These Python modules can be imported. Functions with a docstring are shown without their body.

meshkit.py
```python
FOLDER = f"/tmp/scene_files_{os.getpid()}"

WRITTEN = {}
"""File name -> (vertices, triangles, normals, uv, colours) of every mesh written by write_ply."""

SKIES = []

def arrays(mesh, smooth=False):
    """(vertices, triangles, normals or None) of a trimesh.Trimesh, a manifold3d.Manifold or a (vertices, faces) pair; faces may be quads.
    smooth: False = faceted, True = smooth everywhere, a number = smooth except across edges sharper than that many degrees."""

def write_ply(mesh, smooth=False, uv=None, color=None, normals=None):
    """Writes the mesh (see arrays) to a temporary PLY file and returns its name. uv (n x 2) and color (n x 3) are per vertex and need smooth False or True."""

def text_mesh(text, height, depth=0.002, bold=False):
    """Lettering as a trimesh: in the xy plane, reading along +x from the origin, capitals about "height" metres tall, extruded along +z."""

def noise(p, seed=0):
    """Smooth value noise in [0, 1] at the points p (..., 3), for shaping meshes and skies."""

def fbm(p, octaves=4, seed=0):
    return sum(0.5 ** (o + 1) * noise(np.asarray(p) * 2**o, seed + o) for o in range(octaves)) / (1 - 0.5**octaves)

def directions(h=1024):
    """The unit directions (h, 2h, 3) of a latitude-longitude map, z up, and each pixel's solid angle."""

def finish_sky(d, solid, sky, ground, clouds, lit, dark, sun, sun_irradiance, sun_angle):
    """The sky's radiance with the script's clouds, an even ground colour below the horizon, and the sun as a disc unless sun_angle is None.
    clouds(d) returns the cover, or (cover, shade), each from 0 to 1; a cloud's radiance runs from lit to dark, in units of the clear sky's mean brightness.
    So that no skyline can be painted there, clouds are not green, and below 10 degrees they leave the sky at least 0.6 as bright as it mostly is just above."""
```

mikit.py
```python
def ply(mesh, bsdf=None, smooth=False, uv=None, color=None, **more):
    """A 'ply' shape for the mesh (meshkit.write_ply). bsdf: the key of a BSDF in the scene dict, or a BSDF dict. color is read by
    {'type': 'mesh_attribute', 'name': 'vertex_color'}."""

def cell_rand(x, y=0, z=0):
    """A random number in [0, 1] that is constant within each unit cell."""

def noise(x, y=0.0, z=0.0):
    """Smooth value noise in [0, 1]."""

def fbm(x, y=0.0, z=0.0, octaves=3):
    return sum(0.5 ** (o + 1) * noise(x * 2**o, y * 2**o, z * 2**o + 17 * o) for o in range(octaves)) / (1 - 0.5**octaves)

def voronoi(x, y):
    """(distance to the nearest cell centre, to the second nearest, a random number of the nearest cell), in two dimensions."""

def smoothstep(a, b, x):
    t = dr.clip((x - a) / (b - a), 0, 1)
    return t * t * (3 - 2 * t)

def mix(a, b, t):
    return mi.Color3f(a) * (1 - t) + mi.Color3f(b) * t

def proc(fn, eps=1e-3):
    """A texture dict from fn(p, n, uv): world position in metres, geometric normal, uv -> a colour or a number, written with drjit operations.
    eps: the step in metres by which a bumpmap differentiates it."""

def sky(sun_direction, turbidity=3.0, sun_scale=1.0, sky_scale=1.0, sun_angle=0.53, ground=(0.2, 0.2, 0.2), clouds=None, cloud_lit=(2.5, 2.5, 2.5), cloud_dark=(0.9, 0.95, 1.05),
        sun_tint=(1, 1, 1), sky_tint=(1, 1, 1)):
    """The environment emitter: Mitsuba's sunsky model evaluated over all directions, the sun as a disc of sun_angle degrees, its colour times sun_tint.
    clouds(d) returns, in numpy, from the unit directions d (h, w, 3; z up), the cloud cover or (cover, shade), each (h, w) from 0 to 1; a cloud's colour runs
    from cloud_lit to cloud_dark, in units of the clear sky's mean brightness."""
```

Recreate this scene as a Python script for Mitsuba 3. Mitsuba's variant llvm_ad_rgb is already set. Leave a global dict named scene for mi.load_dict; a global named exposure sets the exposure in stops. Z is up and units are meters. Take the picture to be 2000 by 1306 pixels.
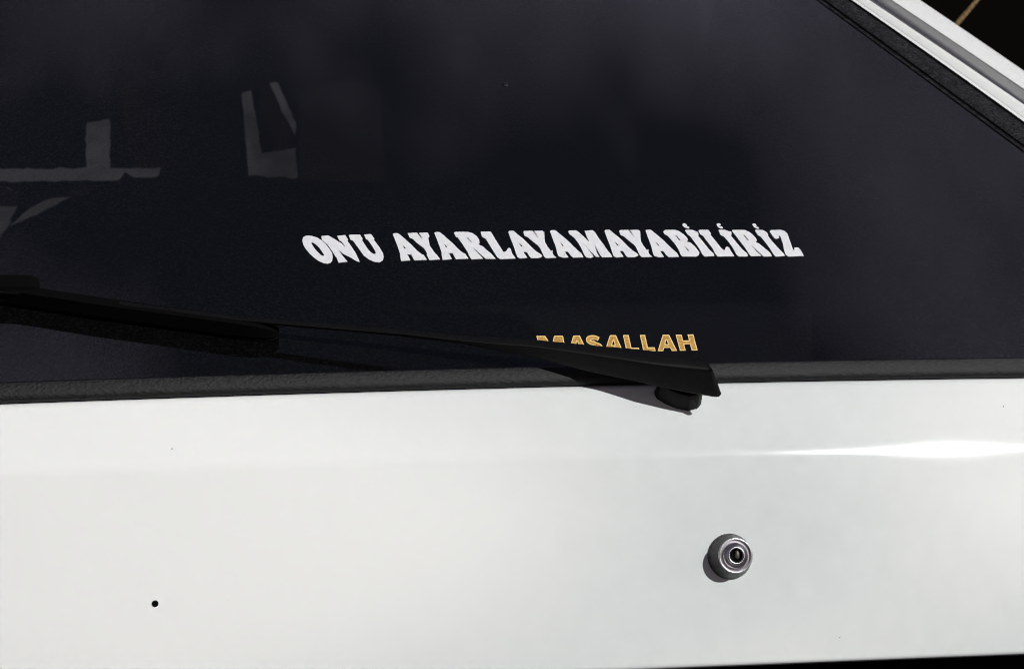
import math, random, numpy as np, trimesh, mitsuba as mi, drjit as dr, mikit, meshkit
import shapely
from shapely.geometry import Polygon
from mikit import proc, noise, fbm, smoothstep, mix
T = mi.ScalarTransform4f
scene, labels = {}, {}

# ------------------------------------------------------------------ camera, sky, exposure
FPX = 1000 / math.tan(math.radians(12.5))           # focal length in pixels of the 2000 px wide photograph
YAW, PITCH = math.radians(8.2), math.radians(-5.0)
Fw = np.array([math.sin(YAW) * math.cos(PITCH), math.cos(YAW) * math.cos(PITCH), math.sin(PITCH)])
Rt = np.array([math.cos(YAW), -math.sin(YAW), 0.0])
Up = np.cross(Rt, Fw)
LOCK = np.array([0.0, 0.0067, 0.92])                # the lock on the tailgate: where everything is measured from
CAM = LOCK - 1.5 * (Fw + Rt * (1428 - 1000) / FPX - Up * (1085 - 653) / FPX)
scene['camera'] = {'type': 'thinlens', 'aperture_radius': 0.0011, 'focus_distance': 1.5, 'fov': 25.0, 'fov_axis': 'x', 'near_clip': 0.05, 'far_clip': 400.0,
                   'to_world': T().look_at(CAM.tolist(), (CAM + Fw).tolist(), Up.tolist())}
SAZ, SEL = math.radians(34.6), math.radians(30)
SUN = (math.sin(SAZ) * math.cos(SEL), -math.cos(SAZ) * math.cos(SEL), math.sin(SEL))
CLOUD = (100, 18.93, 9.08)  # seed and offsets picked so the reflected cloud brightens the window's right
def clouds(d):
    """Added thin broken cloud, unseen, its noise picked for the window reflection."""
    q = np.stack([d[..., 0] / (d[..., 2] + .3) + CLOUD[1], d[..., 1] / (d[..., 2] + .3) + CLOUD[2], 0 * d[..., 0]], -1)
    n = meshkit.fbm(q * 3.0, 6, seed=CLOUD[0])
    return np.clip((n - .44) / .29, 0, 1), 0.3 + 0 * n
scene['sky_light'] = mikit.sky(SUN, turbidity=3, sky_scale=0.31, sun_tint=(0.785, 1.005, 1.46), sky_tint=(1.55, 0.90, 0.72), clouds=clouds,
                               cloud_lit=(3.5, 3.35, 4.4), cloud_dark=(1.75, 1.68, 2.2))
exposure = 1.68

# ------------------------------------------------------------------ materials
def rgb(*c): return {'type': 'rgb', 'value': list(c)}
def bsdf(name, d): scene[name] = d; return name

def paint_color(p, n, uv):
    uneven_tone = smoothstep(0.35, 0.85, fbm(p.x * 2.4 + 41.96, p.y * 2.4 + 41.31, p.z * 4.0 + 15.2, 2))      # uneven tone, offset so the lower right comes out darker
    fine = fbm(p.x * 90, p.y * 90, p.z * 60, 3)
    return mix((0.79, 0.795, 0.785), (0.47, 0.51, 0.515), uneven_tone * (0.9 + 0.25 * (fine - 0.5)))
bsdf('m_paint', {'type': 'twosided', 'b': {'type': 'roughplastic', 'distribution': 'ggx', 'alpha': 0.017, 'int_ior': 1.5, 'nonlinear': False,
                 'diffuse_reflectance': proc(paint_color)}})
def rubber_color(p, n, uv):
    a = noise(p.x * 900, p.y * 900, p.z * 900)
    b = fbm(p.x * 260, p.y * 260, p.z * 260, 2)
    return mix((0.006, 0.006, 0.007), (0.036, 0.0355, 0.040), smoothstep(0.35, 0.95, 0.6 * a + 0.5 * b))
def seal_color(p, n, uv):
    a = noise(p.x * 1100, p.y * 1100, p.z * 1100)
    return mix((0.0025, 0.0025, 0.003), (0.018, 0.0175, 0.0195), smoothstep(0.25, 0.95, a))
bsdf('m_seal', {'type': 'twosided', 'b': {'type': 'bumpmap', 't': proc(lambda p, n, uv: noise(p.x * 700, p.y * 700, p.z * 700), 4e-4), 'scale': 0.0003,
                'b': {'type': 'roughplastic', 'alpha': 0.45, 'int_ior': 1.4, 'diffuse_reflectance': proc(seal_color)}}})
bsdf('m_rubber', {'type': 'twosided', 'b': {'type': 'bumpmap', 't': proc(lambda p, n, uv: noise(p.x * 700, p.y * 700, p.z * 700), 4e-4), 'scale': 0.0004,
                  'b': {'type': 'roughplastic', 'alpha': 0.4, 'diffuse_reflectance': proc(rubber_color)}}})
def plastic_color(p, n, uv):
    a = noise(p.x * 800, p.y * 800, p.z * 800)
    return mix((0.002, 0.002, 0.002), (0.007, 0.0065, 0.0065), a)
bsdf('m_plastic', {'type': 'twosided', 'b': {'type': 'roughplastic', 'alpha': 0.4, 'int_ior': 1.3, 'diffuse_reflectance': proc(plastic_color)}})
bsdf('m_black', {'type': 'twosided', 'b': {'type': 'diffuse', 'reflectance': rgb(0.004, 0.004, 0.004)}})
bsdf('m_glass', {'type': 'thindielectric', 'int_ior': 1.5, 'specular_transmittance': rgb(0.10, 0.10, 0.11)})
bsdf('m_clear', {'type': 'thindielectric', 'int_ior': 1.5, 'specular_transmittance': rgb(0.85, 0.88, 0.86)})
def dust_color(p, n, uv):
    a = noise(p.x * 850, p.y * 850, p.z * 850)
    b = fbm(p.x * 5, p.y * 3, p.z * 5, 3)
    return mix((0.14, 0.14, 0.14), (0.42, 0.41, 0.42), smoothstep(0.35, 0.95, a) * smoothstep(0.25, 0.75, b))
bsdf('m_dust', {'type': 'mask', 'opacity': 0.011, 'b': {'type': 'twosided', 'b': {'type': 'diffuse', 'reflectance': proc(dust_color)}}})
def vinyl_color(p, n, uv):
    return mix((0.78, 0.78, 0.81), (0.90, 0.90, 0.92), fbm(p.x * 400, p.y * 400, p.z * 400, 2))
bsdf('m_vinyl', {'type': 'twosided', 'b': {'type': 'roughplastic', 'alpha': 0.25, 'diffuse_reflectance': proc(vinyl_color)}})
bsdf('m_gold', {'type': 'twosided', 'b': {'type': 'roughplastic', 'alpha': 0.2, 'diffuse_reflectance': rgb(0.98, 0.70, 0.28)}})
def gold_fill(p, n, uv):
    a = noise(p.x * 1500, p.y * 1500, p.z * 1500)
    return mix((0.34, 0.17, 0.05), (0.80, 0.48, 0.13), a)
bsdf('m_gold_fill', {'type': 'twosided', 'b': {'type': 'roughplastic', 'alpha': 0.25, 'diffuse_reflectance': proc(gold_fill)}})
bsdf('m_chrome', {'type': 'twosided', 'b': {'type': 'roughconductor', 'material': 'Cr', 'alpha': 0.11, 'specular_reflectance': rgb(0.80, 0.82, 0.80)}})
bsdf('m_dark_metal', {'type': 'twosided', 'b': {'type': 'roughconductor', 'material': 'Cr', 'alpha': 0.25, 'specular_reflectance': rgb(0.22, 0.22, 0.22)}})
def knurl_color(p, n, uv):
    return mix((0.012, 0.010, 0.012), (0.06, 0.05, 0.056), smoothstep(0.3, 0.8, noise(p.x * 1600, p.y * 1600, p.z * 1600)))
bsdf('m_knurl', {'type': 'twosided', 'b': {'type': 'roughplastic', 'alpha': 0.3, 'diffuse_reflectance': proc(knurl_color)}})
bsdf('m_copper', {'type': 'twosided', 'b': {'type': 'roughplastic', 'alpha': 0.2, 'diffuse_reflectance': rgb(0.06, 0.05, 0.045)}})
bsdf('m_wall', {'type': 'twosided', 'b': {'type': 'diffuse', 'reflectance': rgb(0.0035, 0.003, 0.0025)}})  # deep background shade put into this near-black colour
bsdf('m_pale', {'type': 'twosided', 'b': {'type': 'diffuse', 'reflectance': proc(lambda p, n, uv: mix((0.17, 0.155, 0.155), (0.44, 0.42, 0.43), smoothstep(0.2, 0.7, fbm(p.x * 9, p.z * 14, p.y, 4))))}})
bsdf('m_reddish', {'type': 'twosided', 'b': {'type': 'diffuse', 'reflectance': proc(lambda p, n, uv: mix((0.010, 0.006, 0.006), (0.075, 0.042, 0.043), smoothstep(0.3, 0.75, fbm(p.x * 5, p.z * 6, p.y, 3))))}})
bsdf('m_twig', {'type': 'twosided', 'b': {'type': 'diffuse', 'reflectance': proc(lambda p, n, uv: mix((0.10, 0.06, 0.03), (0.30, 0.21, 0.11), noise(p.x * 300, p.y * 300, p.z * 120)))}})
bsdf('m_chip', {'type': 'twosided', 'b': {'type': 'diffuse', 'reflectance': rgb(0.22, 0.20, 0.19)}})
bsdf('m_ground', {'type': 'diffuse', 'reflectance': proc(lambda p, n, uv: mix((0.07, 0.07, 0.07), (0.15, 0.145, 0.14), fbm(p.x * 30, p.y * 30, 0.0, 4)))})
bsdf('m_seat', {'type': 'twosided', 'b': {'type': 'diffuse', 'reflectance': rgb(0.03, 0.03, 0.032)}})

# ------------------------------------------------------------------ helpers
def add(key, mesh, m, smooth=False, **kw):
    scene[key] = mikit.ply(mesh, m, smooth, **kw); return key
def lab(key, label=None, category=None, group=None, kind=None):
    labels[key] = {k: v for k, v in dict(label=label, category=category, group=group, kind=kind).items() if v}
def project(p):
    d = p - CAM
    z = d @ Fw
    return np.stack([1000 + FPX * (d @ Rt) / z, 653 - FPX * (d @ Up) / z], -1)
def solve(S, px, a0, b0):
    """The (a, b) at which the surface S(a, b) is seen at these photo pixels: used to measure the photographed outlines on their real surfaces."""
    px = np.atleast_2d(np.asarray(px, float)); a = np.full(len(px), float(a0)); b = np.full(len(px), float(b0)); e = 1e-5
    for _ in range(12):
        q = project(S(a, b)); da = (project(S(a + e, b)) - q) / e; db = (project(S(a, b + e)) - q) / e; r = px - q
        det = da[:, 0] * db[:, 1] - da[:, 1] * db[:, 0]
        a = a + np.clip((r[:, 0] * db[:, 1] - r[:, 1] * db[:, 0]) / det, -.3, .3)
        b = b + np.clip((da[:, 0] * r[:, 1] - da[:, 1] * r[:, 0]) / det, -.3, .3)
    return a, b
def grid(P, flip=False, wrap=False):
    """Quads over an array of points (rows, columns, 3)."""
    r, c = P.shape[:2]
    i, j = np.meshgrid(np.arange(r - 1), np.arange(c if wrap else c - 1), indexing='ij')
    k = (j + 1) % c
    q = np.stack([i * c + j, i * c + k, (i + 1) * c + k, (i + 1) * c + j], -1).reshape(-1, 4)
    if flip: q = q[:, ::-1]
    f = np.vstack([q[:, [0, 1, 2]], q[:, [0, 2, 3]]])
    return trimesh.Trimesh(P.reshape(-1, 3), f, process=False)
def box(lo, hi, bevel=0.0):
    m = trimesh.creation.box(bounds=[lo, hi])
    return m
def loft_closed(secs):
    """Closed prism from cross-sections (n, k, 3), with flat ends."""
    secs = np.asarray(secs, float)
    m = grid(secs, wrap=True)
    caps = []
    k = secs.shape[1]
    for s, fl in ((secs[0], 0), (secs[-1], 1)):
        v = np.vstack([s, s.mean(0)]); j = np.arange(k)
        f = np.stack([j, (j + 1) % k, np.full(k, k)], 1)
        caps.append(trimesh.Trimesh(v, f if fl else f[:, ::-1], process=False))
    m = trimesh.util.concatenate([m] + caps); m.fix_normals(); return m
def lathe(profile, center, axis, n=96):
    axis = np.asarray(axis, float) / np.linalg.norm(axis)
    u = np.cross(axis, [0.3, 0, 1]); u /= np.linalg.norm(u); w = np.cross(axis, u)
    t = np.arange(n) * 2 * np.pi / n
    pr = np.asarray(profile, float)
    P = center + pr[:, None, 1:2] * axis + pr[:, None, 0:1] * (np.cos(t)[None, :, None] * u + np.sin(t)[None, :, None] * w)
    return grid(P, wrap=True)
def tube(pts, rad, n=12):
    pts = np.asarray(pts, float); t = np.gradient(pts, axis=0); t /= np.linalg.norm(t, axis=1, keepdims=True)
    a = np.cross(t, [0.31, 0.9, 0.2]); a /= np.linalg.norm(a, axis=1, keepdims=True); b = np.cross(t, a)
    th = np.arange(n) * 2 * np.pi / n
    P = pts[:, None] + np.broadcast_to(rad, (len(pts),))[:, None, None] * (np.cos(th)[None, :, None] * a[:, None] + np.sin(th)[None, :, None] * b[:, None])
    return loft_closed(P)

# ------------------------------------------------------------------ the car's rear: lines and surfaces
XC, RAD = -0.2, 3.0                                   # centre line and plan radius of the car's tail
def plan(x): return (x - XC) ** 2 / (2 * RAD)
def height_line(off, px, deg=2):
    a, b = solve(lambda x, z: np.stack([x, plan(x) + off, z], -1), px, 0, 0.95)
    c = np.polyfit(a, b, deg)
    return lambda x: np.polyval(c, x)
OFF_TOP, OFF_CR, OFF_BOT, OFF_GL = 0.025, 0.0, -0.030, 0.034
z_bot = height_line(OFF_BOT, [(0, 1362), (700, 1331), (1400, 1306), (2000, 1280)])
z_cr = height_line(OFF_CR, [(0, 925), (500, 905), (1000, 893), (1500, 885), (2000, 873)])
z_top = height_line(OFF_TOP, [(0, 787), (500, 768), (1000, 757), (1400, 745), (1700, 739), (2000, 736.5)])
z_gl = height_line(OFF_GL, [(0, 752), (500, 736), (1000, 725), (1400, 712.5), (2000, 703)])
TAU = math.radians(60)
NG = np.array([0, -math.cos(TAU), math.sin(TAU)])
def G(x, s, h=0.0):
    """The rear window: x across, s metres up the slope from its lower edge, h metres off the surface."""
    x, s = np.asarray(x, float), np.asarray(s, float)
    k = (x - XC) / RAD
    n = np.stack([k * math.cos(TAU), -math.cos(TAU) + 0 * k, math.sin(TAU) + 0 * k], -1)
    n /= np.linalg.norm(n, axis=-1, keepdims=True)
    return np.stack([x, plan(x) + OFF_GL + s * math.sin(TAU), z_gl(x) + s * math.cos(TAU)], -1) + np.asarray(h)[..., None] * n
def onG(px, h=0.0):
    h = np.broadcast_to(h, (len(np.atleast_2d(px)),))
    a, b = solve(lambda x, s: G(x, s, h), px, 0, 0.1)
    return G(a, b, h)

# tailgate skin: a profile across the rolled top lip, the upper band, the soft crease, the lower face and the rolled bottom edge
def bez(p0, p1, p2, n):
    t = np.linspace(0, 1, n)[:, None]; return (1 - t) ** 2 * p0 + 2 * t * (1 - t) * p1 + t ** 2 * p2
def profile(x, fine=1):
    t, c, b = np.array([OFF_TOP, z_top(x)]), np.array([OFF_CR, z_cr(x)]), np.array([OFF_BOT, z_bot(x)])
    u1, u2 = (t - c) / np.linalg.norm(t - c), (b - c) / np.linalg.norm(b - c)
    lip = bez(t + [0.010, -0.0015], t + [0.0005, 0.0006], t - u1 * 0.006, 9)
    r = 0.0045 + 0.010 * math.exp(-((x - 0.155) / 0.045) ** 2)      # a slight swelling in the crease
    crease = bez(c + u1 * r, c, c + u2 * r, 14)
    low = b - u2 * 0.004
    # gentle crown between crease and lower edge
    tt = np.linspace(0, 1, 14)[1:-1, None]
    face = (c + u2 * r) * (1 - tt) + low * tt
    nrm = np.array([u2[1], -u2[0]]); nrm = nrm if nrm[0] < 0 else -nrm
    face = face + nrm * (0.0012 * 4 * tt * (1 - tt))
    up = np.linspace(0, 1, 6)[1:-1, None]
    band = (t - u1 * 0.006) * (1 - up) + (c + u1 * r) * up
    under = bez(low, b + u2 * 0.001, b + [0.012, -0.001], 7)
    return np.vstack([lip, band, crease, face, under, [b + [0.03, 0.004]]])
xs = np.linspace(-1.02, 0.56, 240)
rows = np.array([[(x, plan(x) + q[0], q[1]) for q in profile(x)] for x in xs])
rows[..., 1] -= 0.00035 * np.exp(-(((np.arange(rows.shape[1]) - 9.5) / 1.2) ** 2))[None]     # bead below the lip
wv = meshkit.fbm(rows * [11, 11, 26], 2, seed=3) - .5          # the slight waviness of pressed and painted sheet metal
rows[..., 1] += wv * .0007
tail = grid(rows); tail.fix_normals()
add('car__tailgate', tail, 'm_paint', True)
def band_line(x, w):    # a point on the lower face (w from crease 0 to bottom 1)
    x, w = np.asarray(x, float), np.asarray(w, float)
    c, b = np.stack([plan(x) + OFF_CR, z_cr(x)], -1), np.stack([plan(x) + OFF_BOT, z_bot(x)], -1)
    q = c * (1 - w[..., None]) + b * w[..., None]
    d = b - c; d = d / np.linalg.norm(d, axis=-1, keepdims=True)
    n = np.stack([d[..., 1], -d[..., 0]], -1)
    q = q + n * (0.0012 * 4 * w * (1 - w))[..., None]
    return np.stack([x, q[..., 0], q[..., 1]], -1)
def upper_face(x, w):
    x, w = np.asarray(x, float), np.asarray(w, float)
    q0, q1 = np.stack([x, plan(x) + OFF_TOP, z_top(x)], -1), np.stack([x, plan(x) + OFF_CR, z_cr(x)], -1)
    return q0 * (1 - w[..., None]) + q1 * w[..., None]
def on(S, px, h=0.0, a0=0.0, b0=0.5):
    a, b = solve(S, px, a0, b0); e = 1e-4
    p = S(a, b); n = np.cross(S(a + e, b) - p, S(a, b + e) - p); n /= np.linalg.norm(n, axis=-1, keepdims=True)
    n = np.where(n[:, 1:2] > 0, -n, n)
    return p + n * h, n

# seal under the window
sec = []
for x in xs:
    p, g = np.array([plan(x) + OFF_TOP, z_top(x)]), np.array([plan(x) + OFF_GL, z_gl(x)])
    d = g - p; n = np.array([-d[1], d[0]]) / np.linalg.norm(d); n = n if n[0] < 0 else -n
    pts = [p + [0.008, -0.001], p + d * .05 - n * .0015, p + d * .09 + n * .0004, p + d * .16 + n * .0022, p + d * .3 + n * .0036, p + d * .6 + n * .0042, p + d * .85 + n * .0046, p + d * .97 + n * .0040, g + n * .0022 + d * .03, g - n * .002 + d * .12]
    sec.append([(x, q[0], q[1]) for q in pts])
m = grid(np.array(sec)); m.fix_normals()
add('car__window_seal', m, 'm_seal', 50)

# window glass and its right-hand border, as seen: glass | rubber | white frame | shaded step | white pillar
def edge(pts, n=60):
    p = np.array(pts, float); t = np.linspace(0, 1, n)
    k = np.linspace(0, 1, len(p)); from_ = np.interp
    c = [np.polyfit(k, p[:, i], 3) for i in (0, 1)]
    return np.stack([np.polyval(c[0], t), np.polyval(c[1], t)], -1)
E0 = edge([(1180, -292), (1389, -150), (1597, 3), (2000, 296), (2280, 502), (2550, 700)])
E1 = edge([(1180, -325), (1440, -150), (1659, 0), (1856, 136), (2000, 239), (2280, 445), (2640, 706)])
E2 = edge([(1220, -330), (1485, -150), (1705, 0), (1852, 101), (2000, 202), (2300, 415), (2700, 700)])
E3 = edge([(1250, -330), (1517, -150), (1739, 0), (1870, 87), (2000, 175), (2300, 380), (2750, 692)])
E5 = edge([(1300, -335), (1577, -148), (1797, 0), (1900, 69), (2000, 138), (2300, 345), (2800, 690)])
def lerp(a, b, t): return a * (1 - t) + b * t
def at_s(px, h):    # edge as (x, s)
    return solve(lambda x, s: G(x, s, h), px, 0.3, 0.2)
ex, es = at_s(E0, 0.0)
order = np.argsort(es); ex, es = ex[order], es[order]
STOP = float(es[-1])
def right_edge(s): return np.interp(s, es, ex)
ss = np.concatenate([[-0.004], np.linspace(0.002, STOP, 60)])
P = np.array([[G(x, s) for x in np.linspace(2 * XC - right_edge(s) - .012, right_edge(s) + .012, 60)] for s in ss])
glass = grid(P, flip=True)
add('car__rear_window', glass, 'm_glass', True)
P = np.array([[G(x, s, 0.00025) for x in np.linspace(2 * XC - right_edge(s), right_edge(s), 60)] for s in ss[1:]])
add('car__rear_window__dust', grid(P, flip=True), 'm_dust', True)
def mirror(m):
    q = m.copy(); q.vertices = q.vertices * [-1, 1, 1] + [2 * XC, 0, 0]; q.faces = q.faces[:, ::-1]; return q
def strip(cols):     # cols: (pixel edge, h) pairs
    return grid(np.stack([onG(e, h) for e, h in cols], 1))
rub = strip([(E0, -0.001), (lerp(E0, E1, .02), 0.0010), (lerp(E0, E1, .16), 0.0012), (lerp(E0, E1, .24), 0.0030), (lerp(E0, E1, .40), 0.0046), (lerp(E0, E1, .62), 0.0052), (lerp(E0, E1, .80), 0.0049), (lerp(E0, E1, .92), 0.0042), (lerp(E0, E1, .99), 0.0034), (lerp(E0, E1, 1.05), -0.001)])
frm = strip([(E1, -0.002), (E1, 0.0050), (lerp(E1, E2, .06), 0.0060), (lerp(E1, E2, .14), 0.0060), (lerp(E1, E2, .22), 0.0052), (lerp(E1, E2, .32), 0.0062), (lerp(E1, E2, .8), 0.0085), (E2, 0.0088), (lerp(E2, E3, .0), 0.004)])
pil = strip([(lerp(E1, E2, .98), 0.002), (E2, 0.0080), (lerp(E2, E3, .9), 0.0180), (E3, 0.0190), (lerp(E3, E5, .1), 0.0197), (lerp(E3, E5, .55), 0.0196), (lerp(E3, E5, .92), 0.0185), (E5, 0.016)])
for mm in (rub, frm, pil): mm.fix_normals()
add('car__side_seal', rub, 'm_rubber', 40); add('car__side_seal_001', mirror(rub), 'm_rubber', 40)
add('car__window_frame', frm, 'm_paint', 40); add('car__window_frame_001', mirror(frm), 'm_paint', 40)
e5 = onG(E5, 0.016)
side = np.stack([e5, e5 + [0.012, 0.004, -0.008], e5 + [0.03, 0.02, -0.05], np.stack([0 * e5[:, 0] + e5[:, 0].max() + .09, e5[:, 1] + .03, np.minimum(e5[:, 2] - .08, 1.02)], -1),
                 np.stack([0 * e5[:, 0] + e5[:, 0].max() + .10, e5[:, 1] + .03, 0 * e5[:, 2] + .35], -1)], 1)
sd = grid(side)
q = trimesh.util.concatenate([pil, sd]); q.merge_vertices(); q.fix_normals()
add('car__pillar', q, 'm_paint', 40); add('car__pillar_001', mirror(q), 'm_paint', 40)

# the rest of the body: roof, sides, bumper, a dark cabin open to the front and side windows
ytop, ztop = float(G(XC, STOP)[1]), float(G(XC, STOP)[2])
W = float(e5[:, 0].max() + .10 - XC)
roof = np.array([[(XC + u * (W - .14), ytop + v, ztop + .012 + .05 * math.sin(math.pi * min(v / 1.6, 1)) - .03 * u * u) for v in np.linspace(-0.01, 1.5, 16)] for u in np.linspace(-1, 1, 24)])
m = grid(roof); r2 = roof - [0, 0, .02]; m2 = grid(r2, flip=True)
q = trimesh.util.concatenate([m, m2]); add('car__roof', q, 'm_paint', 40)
for i, sg in enumerate((1, -1)):
    x0 = XC + sg * (W - 0.015)
    m = box([min(x0, x0 - sg * .03), .45, .35], [max(x0, x0 - sg * .03), 3.1, .98])
    xi = XC + sg * (W - .075)
    add('car__door_trim' + ('' if i == 0 else '_001'), box([xi - .015, .40, .35], [xi + .015, 3.1, 1.005]), 'm_black')
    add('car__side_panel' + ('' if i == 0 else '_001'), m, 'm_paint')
bx = np.linspace(-1.08, .68, 60)
bsec = np.array([[(x, plan(x) + y, z_bot(x) + z) for y, z in ((.06, .01), (.03, -.012), (-.03, -.018), (-.075, -.022), (-.085, -.034), (-.088, -.20), (-.07, -.28), (.1, -.3))] for x in bx])
m = grid(bsec); m.fix_normals(); add('car__bumper', m, 'm_plastic', 30)
inner = trimesh.util.concatenate([box([XC - W + .07, .12, .55], [XC + W - .07, .62, .86]), box([XC - W + .06, .1, .3], [XC + W - .06, 3.0, .40])])
add('car__luggage_floor', inner, 'm_black')
for i, cx in enumerate((XC - .36, XC + .36)):
    m = box([cx - .24, 1.25, .40], [cx + .24, 1.38, .98]); add('car__seat' + ('' if i == 0 else '_001'), m, 'm_seat')
m = box([XC - W + .08, 2.1, .85], [XC + W - .08, 2.35, .97]); add('car__dashboard', m, 'm_black')
P = np.array([[(XC + u * (W - .12), lerp(2.75, ytop + 1.45, v), lerp(.97, ztop, v)) for u in (-1, 0, 1)] for v in (0, .5, 1)])
add('car__windscreen', grid(P), 'm_clear')

# ------------------------------------------------------------------ rear wiper
def hgt(x): return np.interp(x, [0, 500, 900, 1150, 1410], [.013, .014, .019, .024, .0295])
ST = [((-300, 528), (-300, 535), (-300, 540)), ((-60, 560), (-60, 567), (-60, 572)), ((84, 568), (84, 575), (84, 580)), ((258, 591), (258, 598), (258, 603)), ((474, 618), (474, 625), (474, 630)),
      ((600, 628), (600, 636), (600, 641)), ((780, 642), (780, 651), (780, 657)), ((900, 653.5), (900, 665), (900, 671)), ((1044, 662), (1044, 676), (1044, 699)), ((1149, 672), (1149, 690), (1149, 727)),
      ((1230, 678.5), (1230, 702), (1230, 744)), ((1287, 684), (1287, 710), (1287, 757)), ((1325, 684.5), (1340, 715), (1345, 769)), ((1360, 684), (1382, 719), (1400, 778)), ((1366, 687), (1391, 721), (1408, 777)), ((1372, 693), (1393, 724), (1410, 772))]
secs = []
for t, r, l in ST:
    ht = float(hgt(r[0])); hl = max(ht - (l[1] - r[1]) * .33e-3 / .82, .0045)
    Tp, Rp, Lp = onG([t], ht)[0], onG([r], ht)[0], onG([l], hl)[0]
    Bp = Tp - NG * (ht - hl)
    b = .12
    secs.append([lerp(Tp, Bp, b), lerp(Tp, Rp, b * .7), lerp(Rp, Tp, b * .7), lerp(Rp, Lp, b), lerp(Lp, Rp, .08), lerp(Lp, Bp, .08), Bp])
add('car__wiper__arm', loft_closed(secs), 'm_plastic', 35)
bl = []
SL = np.array([0, math.sin(TAU), math.cos(TAU)])
for x, y, k in ((-300, 545, 1), (0, 594, 1), (180, 622, 1), (330, 643, 1), (460, 661, 1), (500, 665, .93), (522, 666, .8), (536, 664, .62), (545, 660, .4)):
    p = onG([(x, y)], .001)[0]
    bl.append([p, p + NG * .003 + SL * .001, p + NG * .003 - SL * .001, p + NG * .0125 * k - SL * .001, p + NG * .0125 * k + SL * .008, p + NG * .003 + SL * .008, p + NG * .003 + SL * .004, p + SL * .003])
add('car__wiper__blade', loft_closed(bl), 'm_black', 30)
clip = []
for x, k in ((-120, 1), (-10, 1), (60, 1), (72, .8), (77, .45)):
    y = 570 + 0.02 * x
    a, b = onG([(x, y)], .012)[0], onG([(x, y - 31)], .016)[0]
    mid = lerp(a, b, .5)
    clip.append([lerp(mid, q, k if abs(k) else 1) for q in (a - NG * .008, a, lerp(a, b, .15) + NG * .003, lerp(a, b, .85) + NG * .003, b, b - NG * .010)])
add('car__wiper__clip', loft_closed(clip), 'm_black', 35)
out = [(1277, 768), (1282, 779), (1299, 790), (1321, 799), (1344, 803.5), (1362, 799), (1369, 791), (1369.5, 774), (1362, 758), (1345, 750), (1310, 748), (1286, 755)]
pp, pn = on(upper_face, out, -.0008)
ax = pn.mean(0) + np.array([0, 0, .45]); ax /= np.linalg.norm(ax)
secs = []
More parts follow.
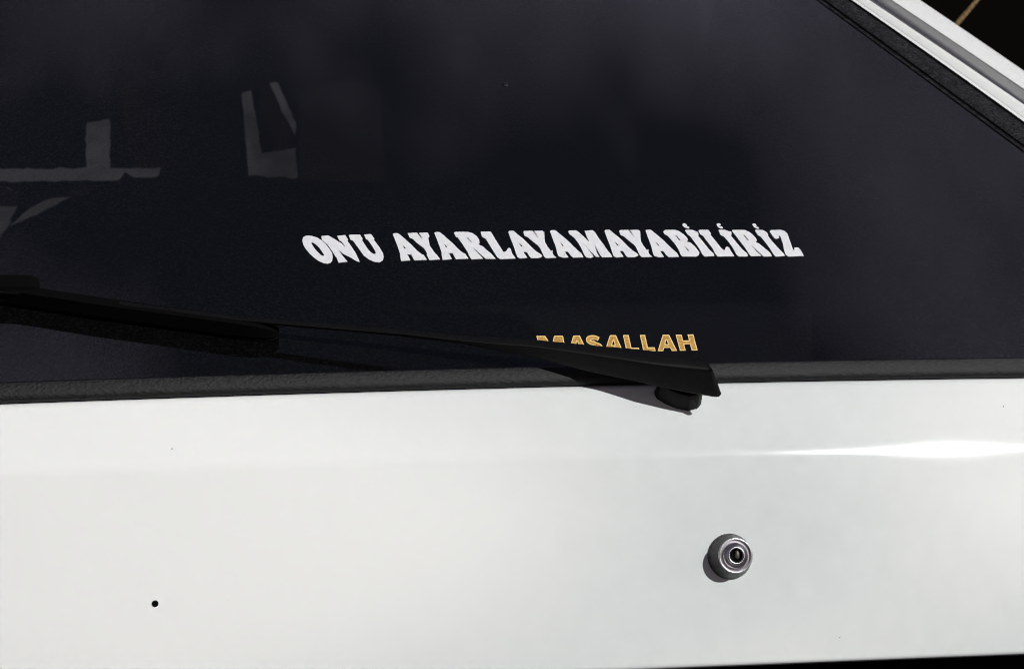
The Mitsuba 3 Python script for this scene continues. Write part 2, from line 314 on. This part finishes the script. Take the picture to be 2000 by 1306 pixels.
for h, k in ((-.004, 1.0), (.0, 1.0), (.006, .97), (.011, .93), (.0135, .86)):
    secs.append(lerp(np.repeat(pp.mean(0)[None], len(pp), 0), pp, k) + ax * h)
add('car__wiper__pivot', loft_closed(secs), 'm_plastic', 22)

# ------------------------------------------------------------------ lock and screw hole
lp, ln = on(band_line, [(1425, 1086)], 0.0)
lc, la = lp[0], ln[0]
add('car__lock__collar', lathe([(.0146, -.002), (.0146, .0010), (.0141, .0017), (.0135, .0032), (.0116, .0105), (.0111, .0118)], lc, la), 'm_knurl', 40)
add('car__lock__rim', lathe([(.0108, .0112), (.0113, .0120), (.0114, .0127), (.0112, .0133), (.0107, .0136), (.0102, .0133), (.0100, .0126), (.0099, .0114)], lc, la), 'm_chrome', 70)
add('car__lock__groove', lathe([(.0101, .0116), (.0088, .0118), (.0074, .0122)], lc, la), 'm_dark_metal', 40)
add('car__lock__face', lathe([(.0083, .0114), (.0082, .0128), (.0078, .0134), (.0071, .0138), (.0066, .0139), (.0062, .0146), (.0058, .0152), (.0053, .0156), (.0048, .0156), (.0044, .0151), (.0042, .0140), (.0041, .0118)], lc, la), 'm_chrome', 70)
cyl = lathe([(.0044, .0118), (.0030, .0118), (.0008, .0120), (.0, .0120)], lc, la)
add('car__lock__keyway', cyl, 'm_black', 40)
u = np.cross(la, [0, 0, 1]); u /= np.linalg.norm(u); u = u if u[0] > 0 else -u
w = np.cross(u, la); w = w if w[2] > 0 else -w
flap = trimesh.creation.icosphere(3, 1.0); flap.vertices = lc + la * .0126 + u * .0012 + w * .0006 + (flap.vertices[:, :1] * u * .0016 + flap.vertices[:, 1:2] * w * .0030 + flap.vertices[:, 2:] * la * .0012)
add('car__lock__key_flap', flap, 'm_copper', True)
hp, hn = on(band_line, [(303, 1178)], 0.0)
add('car__screw', lathe([(.0021, -.001), (.0020, .0003), (.0016, .0005), (.0014, -.0001), (.0, -.0001)], hp[0] + hn[0] * .0002, hn[0], 40), 'm_black', 30)
for i, (cx, cy, r, S, b0) in enumerate([(1960, 793, .0005, upper_face, .4), (336, 876, .0005, upper_face, .6), (1640, 1244, .0004, band_line, .8)]):
    cp, cn = on(S, [(cx, cy)], 0, 0, b0)
    m = lathe([(r, -.0003), (r * .9, .00012), (r * .5, .00016), (0, .00016)], cp[0], cn[0], 9)
    m.vertices = cp[0] + (m.vertices - cp[0]) * (1 + .35 * np.random.RandomState(i).rand(len(m.vertices), 1)); add('car__tailgate__paint_chip' + (f'_{i:03d}' if i else ''), m, 'm_chip')
# small flake of dirt on the glass
k = onG([(987, 163)], 0.0006)[0]
rs = np.random.RandomState(4)
fl = trimesh.creation.icosphere(2, 1.0)
fl.vertices = k + (fl.vertices * (1 + .35 * rs.rand(len(fl.vertices), 1))) @ np.array([[.0022, 0, 0], list(SL * .0040), list(NG * .0006)])
add('car__rear_window__dirt_flake', fl, 'm_rubber', 40)
labels['car'] = {'label': 'white car seen from behind, tailgate with lock and black rear window', 'category': 'car'}
labels['car__screw'] = {'label': 'small black screw in the plain white tailgate'}
labels['car__tailgate'] = {'label': 'glossy white tailgate panel with a soft horizontal crease'}
labels['car__rear_window'] = {'label': 'dark tinted rear window'}

# ------------------------------------------------------------------ stickers on the glass: outlines measured on the photograph, cut from thin foil
def tr(ox, oy):
    """Outlines measured in sixteen-and-two-thirds-fold enlargements of the photograph whose corner is (ox, oy)."""
    def f(pts, dx=0, dy=0): return [(ox + (x + dx) * .06, oy + (y + dy) * .06) for x, y in pts]
    return f
def shape(f, outer, inner=(), d=(0, 0)): return Polygon(f(outer, *d), [f(h, *d) for h in inner])
A1 = ([(115, 205), (180, 185), (290, 188), (400, 270), (560, 410), (740, 570), (900, 740), (1050, 860), (1120, 885), (1230, 1045), (820, 1065), (720, 890), (790, 870), (540, 870), (610, 900), (690, 1060), (390, 1085), (350, 900), (365, 885), (290, 650), (200, 420)], [[(430, 550), (490, 620), (550, 670), (490, 680)]])
A3 = ([(210, 230), (250, 190), (380, 190), (520, 310), (700, 450), (860, 610), (1010, 760), (1150, 880), (1270, 950), (1315, 1000), (1290, 1035), (1180, 1075), (960, 1075), (900, 1020), (820, 890), (760, 870), (705, 880), (830, 1060), (590, 1085), (515, 1050), (470, 950), (390, 700), (290, 450)], [[(535, 560), (600, 620), (680, 695), (640, 710), (595, 660)]])
A4 = ([(65, 190), (120, 172), (240, 172), (400, 300), (640, 500), (820, 680), (1000, 850), (1090, 920), (1160, 1045), (820, 1055), (740, 990), (650, 870), (600, 860), (545, 870), (670, 1050), (500, 1060), (350, 1020), (310, 930), (250, 690), (150, 430)], [[(390, 550), (460, 620), (520, 690), (480, 695), (440, 640)]])
Y2 = [(700, 230), (730, 195), (1000, 190), (1190, 430), (1200, 425), (1050, 195), (1320, 188), (1380, 230), (1390, 400), (1410, 560), (1480, 690), (1600, 850), (1660, 815), (1650, 920), (1700, 1000), (1780, 1060), (1440, 1075), (1380, 1030), (1310, 890), (1240, 740), (1170, 660), (1010, 540), (850, 400), (740, 350)]
t1, t2, t3, t4, t5 = tr(580, 450), tr(660, 450), tr(760, 445), tr(860, 445), tr(980, 440)
t6, t7, t8, t9, t10 = tr(1070, 440), tr(1170, 440), tr(1280, 430), tr(1380, 430), tr(1460, 430)
text = [
    [shape(t1, [(180, 300), (210, 225), (290, 185), (400, 178), (520, 200), (660, 245), (800, 330), (930, 445), (1050, 600), (1140, 740), (1165, 860), (1150, 980), (1090, 1060), (980, 1090), (850, 1070), (700, 1000), (560, 900), (420, 770), (280, 610), (205, 470), (178, 370)],
           [[(460, 400), (520, 405), (620, 470), (720, 570), (810, 690), (885, 810), (860, 838), (790, 820), (680, 720), (570, 590), (490, 470)]])],
    [shape(t1, [(790, 200), (1010, 172), (1110, 225), (1280, 325), (1370, 385), (1440, 420), (1565, 545), (1575, 535), (1490, 420), (1430, 360), (1385, 345), (1300, 185), (1570, 162), (1670, 320), (1640, 340), (1910, 740), (2048, 1040), (1930, 1005), (1740, 890), (1500, 770), (1350, 640), (1480, 830), (1640, 1020), (1350, 1055), (1290, 890), (1270, 880), (1140, 680), (1000, 480), (820, 320)])],
    [shape(t2, [(350, 170), (430, 148), (720, 145), (810, 295), (775, 315), (960, 600), (1080, 730), (1170, 780), (1240, 760), (1200, 660), (1080, 470), (970, 315), (920, 300), (845, 145), (1080, 130), (1190, 280), (1165, 310), (1360, 570), (1470, 760), (1490, 880), (1460, 980), (1340, 1045), (1170, 1025), (1000, 950), (840, 830), (740, 690), (640, 550), (490, 345), (410, 315)])],
    [shape(t3, *A1)],
    [shape(t3, [(600, 185), (900, 165), (1070, 365), (1085, 355), (970, 175), (1250, 158), (1315, 285), (1275, 315), (1290, 420), (1320, 590), (1500, 840), (1550, 880), (1660, 1030), (1310, 1055), (1220, 880), (1240, 855), (1180, 740), (1120, 660), (940, 530), (780, 380), (720, 350), (670, 330)])],
    [shape(t3, *A1, d=(1352, -38))],
    [shape(t4, [(440, 165), (500, 140), (880, 140), (1050, 185), (1180, 275), (1260, 390), (1280, 490), (1240, 550), (1400, 620), (1480, 710), (1660, 850), (1800, 1015), (1480, 1015), (1360, 920), (1220, 790), (1080, 660), (1090, 690), (1240, 850), (1390, 1010), (1010, 1030), (910, 870), (915, 840), (720, 540), (570, 325), (510, 310)], [[(850, 320), (890, 325), (1025, 480), (1010, 495)]])],
    [shape(t4, [(1310, 150), (1340, 130), (1640, 130), (1800, 400), (2000, 707), (2050, 787), (2100, 797), (2160, 747), (2200, 677), (2250, 657), (2290, 697), (2340, 847), (2450, 1002), (1950, 1025), (1930, 1015), (1850, 960), (1720, 760), (1460, 340), (1430, 345), (1350, 290)])],
    [shape(t5, *A3)], [shape(t5, Y2)], [shape(t6, *A4)],
    [shape(t6, [(660, 210), (700, 178), (920, 175), (1000, 230), (1180, 390), (1335, 545), (1340, 530), (1260, 370), (1195, 190), (1450, 170), (1530, 230), (1650, 420), (1830, 660), (1950, 840), (2060, 960), (2095, 1040), (1760, 1045), (1690, 960), (1600, 790), (1500, 590), (1520, 650), (1610, 930), (1680, 1040), (1560, 1030), (1430, 900), (1300, 760), (1200, 620), (1220, 670), (1380, 880), (1490, 1030), (1380, 1070), (1250, 1050), (1190, 980), (1110, 800), (1000, 600), (880, 440), (790, 360), (710, 310)])],
    [shape(t7, *A3, d=(-35, -32))], [shape(t7, Y2, d=(-45, -30))], [shape(t6, *A4, d=(3110, -15))],
    [shape(t8, [(255, 390), (310, 330), (640, 325), (780, 375), (920, 470), (1010, 560), (1065, 640), (1020, 710), (1130, 730), (1260, 840), (1380, 980), (1435, 1070), (1400, 1150), (1320, 1190), (870, 1185), (810, 1110), (740, 940), (620, 760), (430, 550), (380, 510), (290, 460)], [[(630, 490), (680, 510), (820, 660), (780, 670)], [(915, 820), (970, 870), (1100, 1000), (1060, 1015)]])],
    [shape(t8, [(960, 340), (1000, 325), (1190, 325), (1370, 390), (1410, 470), (1390, 520), (1560, 720), (1740, 950), (1880, 1080), (1920, 1170), (1600, 1190), (1520, 1110), (1420, 920), (1280, 730), (1130, 530), (1050, 480)]),
     shape(t8, [(875, 170), (900, 120), (960, 108), (1010, 150), (1035, 200), (1000, 205), (1015, 225), (1060, 222), (1100, 235), (1100, 280), (1030, 275), (940, 240)])],
    [shape(t8, [(1395, 345), (1450, 325), (1720, 325), (1810, 440), (1797, 490), (1987, 720), (2147, 920), (2227, 985), (2267, 960), (2287, 890), (2347, 870), (2397, 900), (2467, 1030), (2567, 1180), (2017, 1185), (1937, 1090), (1857, 920), (1667, 680), (1550, 520), (1460, 470)])],
    [shape(t9, [(385, 335), (430, 322), (600, 325), (700, 365), (800, 380), (820, 450), (790, 510), (960, 720), (1180, 980), (1310, 1080), (1350, 1150), (1320, 1185), (1040, 1185), (960, 1110), (850, 900), (720, 720), (570, 550), (450, 490)]),
     shape(t9, [(320, 150), (350, 115), (420, 110), (465, 150), (450, 190), (410, 180), (425, 215), (500, 215), (535, 250), (520, 285), (440, 275), (370, 240)])],
    [shape(t9, [(820, 350), (850, 328), (1230, 328), (1370, 380), (1500, 480), (1590, 580), (1640, 660), (1600, 725), (1700, 765), (1830, 870), (2000, 1010), (2080, 1090), (2125, 1180), (1850, 1190), (1720, 1070), (1560, 920), (1460, 810), (1490, 870), (1620, 1020), (1780, 1170), (1440, 1180), (1380, 1110), (1260, 920), (1080, 690), (960, 530), (880, 430)], [[(1185, 490), (1230, 500), (1375, 660), (1340, 670)]])],
    [shape(t10, [(240, 340), (270, 325), (490, 330), (590, 380), (660, 450), (670, 500), (660, 520), (820, 720), (1040, 960), (1180, 1100), (1220, 1170), (910, 1190), (830, 1100), (720, 920), (570, 720), (430, 550), (330, 490)]),
     shape(t10, [(150, 150), (190, 120), (250, 125), (300, 190), (245, 195), (260, 215), (310, 235), (355, 235), (375, 280), (300, 285), (210, 240)])],
    [shape(t10, [(715, 380), (760, 335), (1080, 325), (1200, 360), (1300, 450), (1340, 570), (1420, 800), (1490, 980), (1530, 985), (1510, 915), (1560, 895), (1660, 900), (1740, 1000), (1830, 1170), (1320, 1190), (1240, 1130), (1190, 1000), (1150, 780), (1080, 570), (1030, 500), (1010, 510), (1030, 590), (910, 615), (860, 580), (780, 470)])],
]
def polys(g):
    g = g.buffer(0)
    return [q for q in getattr(g, 'geoms', [g]) if q.geom_type == 'Polygon' and q.area > .5]
def foil(shapes, h0, h1):
    """A sheet with these outlines lying on the glass, from h0 to h1 above it."""
    ms = []
    for g in shapes:
        m = trimesh.creation.extrude_polygon(g, 1.0, engine='earcut')
        ms.append(m)
    m = trimesh.util.concatenate(ms)
    v = m.vertices
    # flat outline first put on the glass, then given its thickness along the glass's normal
    low = onG(v[:, :2], h0)
    m.vertices = low + NG * ((h1 - h0) * v[:, 2:3])
    m.fix_normals()
    return m
done = None
for i, gl in enumerate(text):
    gl = shapely.unary_union([g.buffer(0) for g in gl]).buffer(.25).buffer(-.25)
    if done is not None: gl = gl.difference(done.buffer(.3))
    done = gl if done is None else done.union(gl)
    add('slogan_sticker__letter' + (f'_{i:03d}' if i else ''), foil(polys(gl), .0003, .0006), 'm_vinyl')
lab('slogan_sticker', 'white slab-serif lettering ONU AYARLAYAMAYABİLİRİZ stuck across the dark rear window', 'sticker')

def glyph(ch):
    if ch == 'M': return Polygon([(0, 0), (.24, 0), (.24, .62), (.40, .05), (.60, .05), (.76, .62), (.76, 0), (1, 0), (1, 1), (.68, 1), (.5, .42), (.32, 1), (0, 1)])
    if ch == 'A': return Polygon([(0, 0), (.27, 0), (.34, .2), (.66, .2), (.73, 0), (1, 0), (.66, 1), (.34, 1)], [[(.41, .40), (.59, .40), (.5, .74)]])
    if ch == 'L': return Polygon([(0, 0), (1, 0), (1, .22), (.42, .22), (.42, 1), (0, 1)])
    if ch == 'H': return Polygon([(0, 0), (.32, 0), (.32, .40), (.68, .40), (.68, 0), (1, 0), (1, 1), (.68, 1), (.68, .62), (.32, .62), (.32, 1), (0, 1)])
    t = np.linspace(0, 1, 9)
    arc = lambda cx, cy, rx, ry, a, b: [(cx + rx * math.cos(math.radians(a + (b - a) * k)), cy + ry * math.sin(math.radians(a + (b - a) * k))) for k in t]
    line = shapely.LineString(arc(.5, .72, .36, .17, 20, 180) + arc(.5, .72, .36, .17, 180, 270)[1:] + arc(.5, .29, .37, .19, 90, 0) + arc(.5, .29, .37, .19, 0, -165)[1:])
    s = line.buffer(.12, cap_style='flat')
    return s.union(Polygon([(.44, .02), (.56, .02), (.62, -.18), (.42, -.24), (.40, -.17), (.50, -.13)]))
GL = [('M', 1055, 1106, 7), ('A', 1110, 1148, 3), ('S', 1150, 1180, 8), ('A', 1181, 1217, 2), ('L', 1224, 1249, 7), ('L', 1257, 1280, 7), ('A', 1285, 1322, 3), ('H', 1328, 1362, 8)]
gi = 0
for ch, xa, xb, lean in GL:
    y1 = 656.5 - (xa - 1050) * .009; y0 = 690.5 - (xa - 1050) * .022
    def place(g, xa=xa, xb=xb, lean=lean, y0=y0, y1=y1):
        return shapely.affinity.affine_transform(g, [xb - xa, -lean, -.012 * (xb - xa), y1 - y0, xa, y0])
    g = place(glyph(ch)).buffer(.6).buffer(-.3)
    inner = g.buffer(-1.7)
    key = 'gold_sticker__letter' + (f'_{gi:03d}' if gi else '')
    add(key, foil(polys(g), .0003, .0005), 'm_gold')
    if polys(inner): add(key + '__fill', foil(polys(inner), .00045, .00056), 'm_gold_fill')
    gi += 1
lab('gold_sticker', 'small gold lettering MAŞALLAH on the window, half hidden behind the wiper arm', 'sticker')

# ------------------------------------------------------------------ surroundings
g = trimesh.Trimesh([(-150, -150, 0), (150, -150, 0), (150, 150, 0), (-150, 150, 0)], [(0, 1, 2), (0, 2, 3)], process=False)
add('ground', g, 'm_ground'); lab('ground', kind='structure')
YW = 4.6
add('shade_wall', box([-6, YW, 0], [9, YW + .25, 3.2]), 'm_wall')  # made-up wall, coloured for the deep shade of the background
lab('shade_wall', 'added wall coloured black for deep shade, in the background at the top right corner, beyond the car', 'wall')
def back(px, y):
    px = np.atleast_2d(np.asarray(px, float))
    d = Fw + Rt * ((px[:, :1] - 1000) / FPX) - Up * ((px[:, 1:] - 653) / FPX)
    return CAM + d * ((y - CAM[1]) / d[:, 1:2])
def bar(corners, depth=.05, y=4.2):
    p = back(corners, y)
    ring = np.array(Polygon(p[:, [0, 2]]).segmentize(.015).exterior.coords)[:-1]
    ring = ring + np.random.RandomState(len(ring)).randn(len(ring), 2) * .0011        # uneven, jittered edges
    m = trimesh.creation.extrude_polygon(Polygon(ring).buffer(0), depth, engine='earcut')
    v = m.vertices.copy(); m.vertices = np.stack([v[:, 0], y + v[:, 2], v[:, 1]], -1); m.fix_normals(); return m
add('added_shapes__crossbar', bar([(-300, 331), (314, 329), (310, 345), (262, 348), (243, 336), (232, 353), (-300, 357)]), 'm_pale')  # bars and panels invented for the unidentified shapes behind the glass
add('added_shapes__upright', bar([(168, 239), (214, 233), (214, 330), (168, 330)], y=4.23), 'm_pale')
add('added_shapes__slant', bar([(18, 442), (60, 405), (120, 380), (160, 362), (176, 362), (174, 382), (140, 384), (70, 420)], y=4.26), 'm_pale')
add('added_shapes__panel', bar([(-40, 362), (10, 366), (32, 376), (36, 398), (22, 430), (0, 462), (-40, 480)], y=4.29), 'm_pale')
add('added_shapes__upright_001', bar([(472, 182), (490, 176), (512, 300), (578, 289), (581, 349), (486, 343)], y=4.2), 'm_pale')
add('added_shapes__slant_001', bar([(526, 163), (542, 160), (578, 240), (577, 265), (566, 248)], y=4.23), 'm_pale')
bsdf('m_board', {'type': 'twosided', 'b': {'type': 'diffuse', 'reflectance': rgb(0.032, 0.027, 0.025)}})
add('added_shapes__board', bar([(584, 205), (610, 175), (650, 162), (700, 160), (738, 172), (748, 200), (750, 356), (584, 352)], y=4.32), 'm_board')
add('added_shapes__panel_001', bar([(242, 160), (285, 128), (312, 150), (320, 330), (262, 330), (240, 250)], y=4.35), 'm_reddish')
add('added_shapes__panel_002', bar([(508, 200), (522, 168), (566, 250), (578, 286), (514, 298)], y=4.35), 'm_reddish')
lab('added_shapes', 'added pale shapes showing dimly through the left side of the tinted rear window', 'added_shapes')
tp = back([(1836, 86), (1868, 48), (1884, 29), (1893, 19), (1911, -3), (1960, -60), (2010, -120)], YW - .008)
add('twig', tube(tp, np.linspace(.0080, .0050, len(tp)), 10), 'm_twig', 40)
lab('twig', 'thin tan twig against the black background in the top right corner', 'twig')
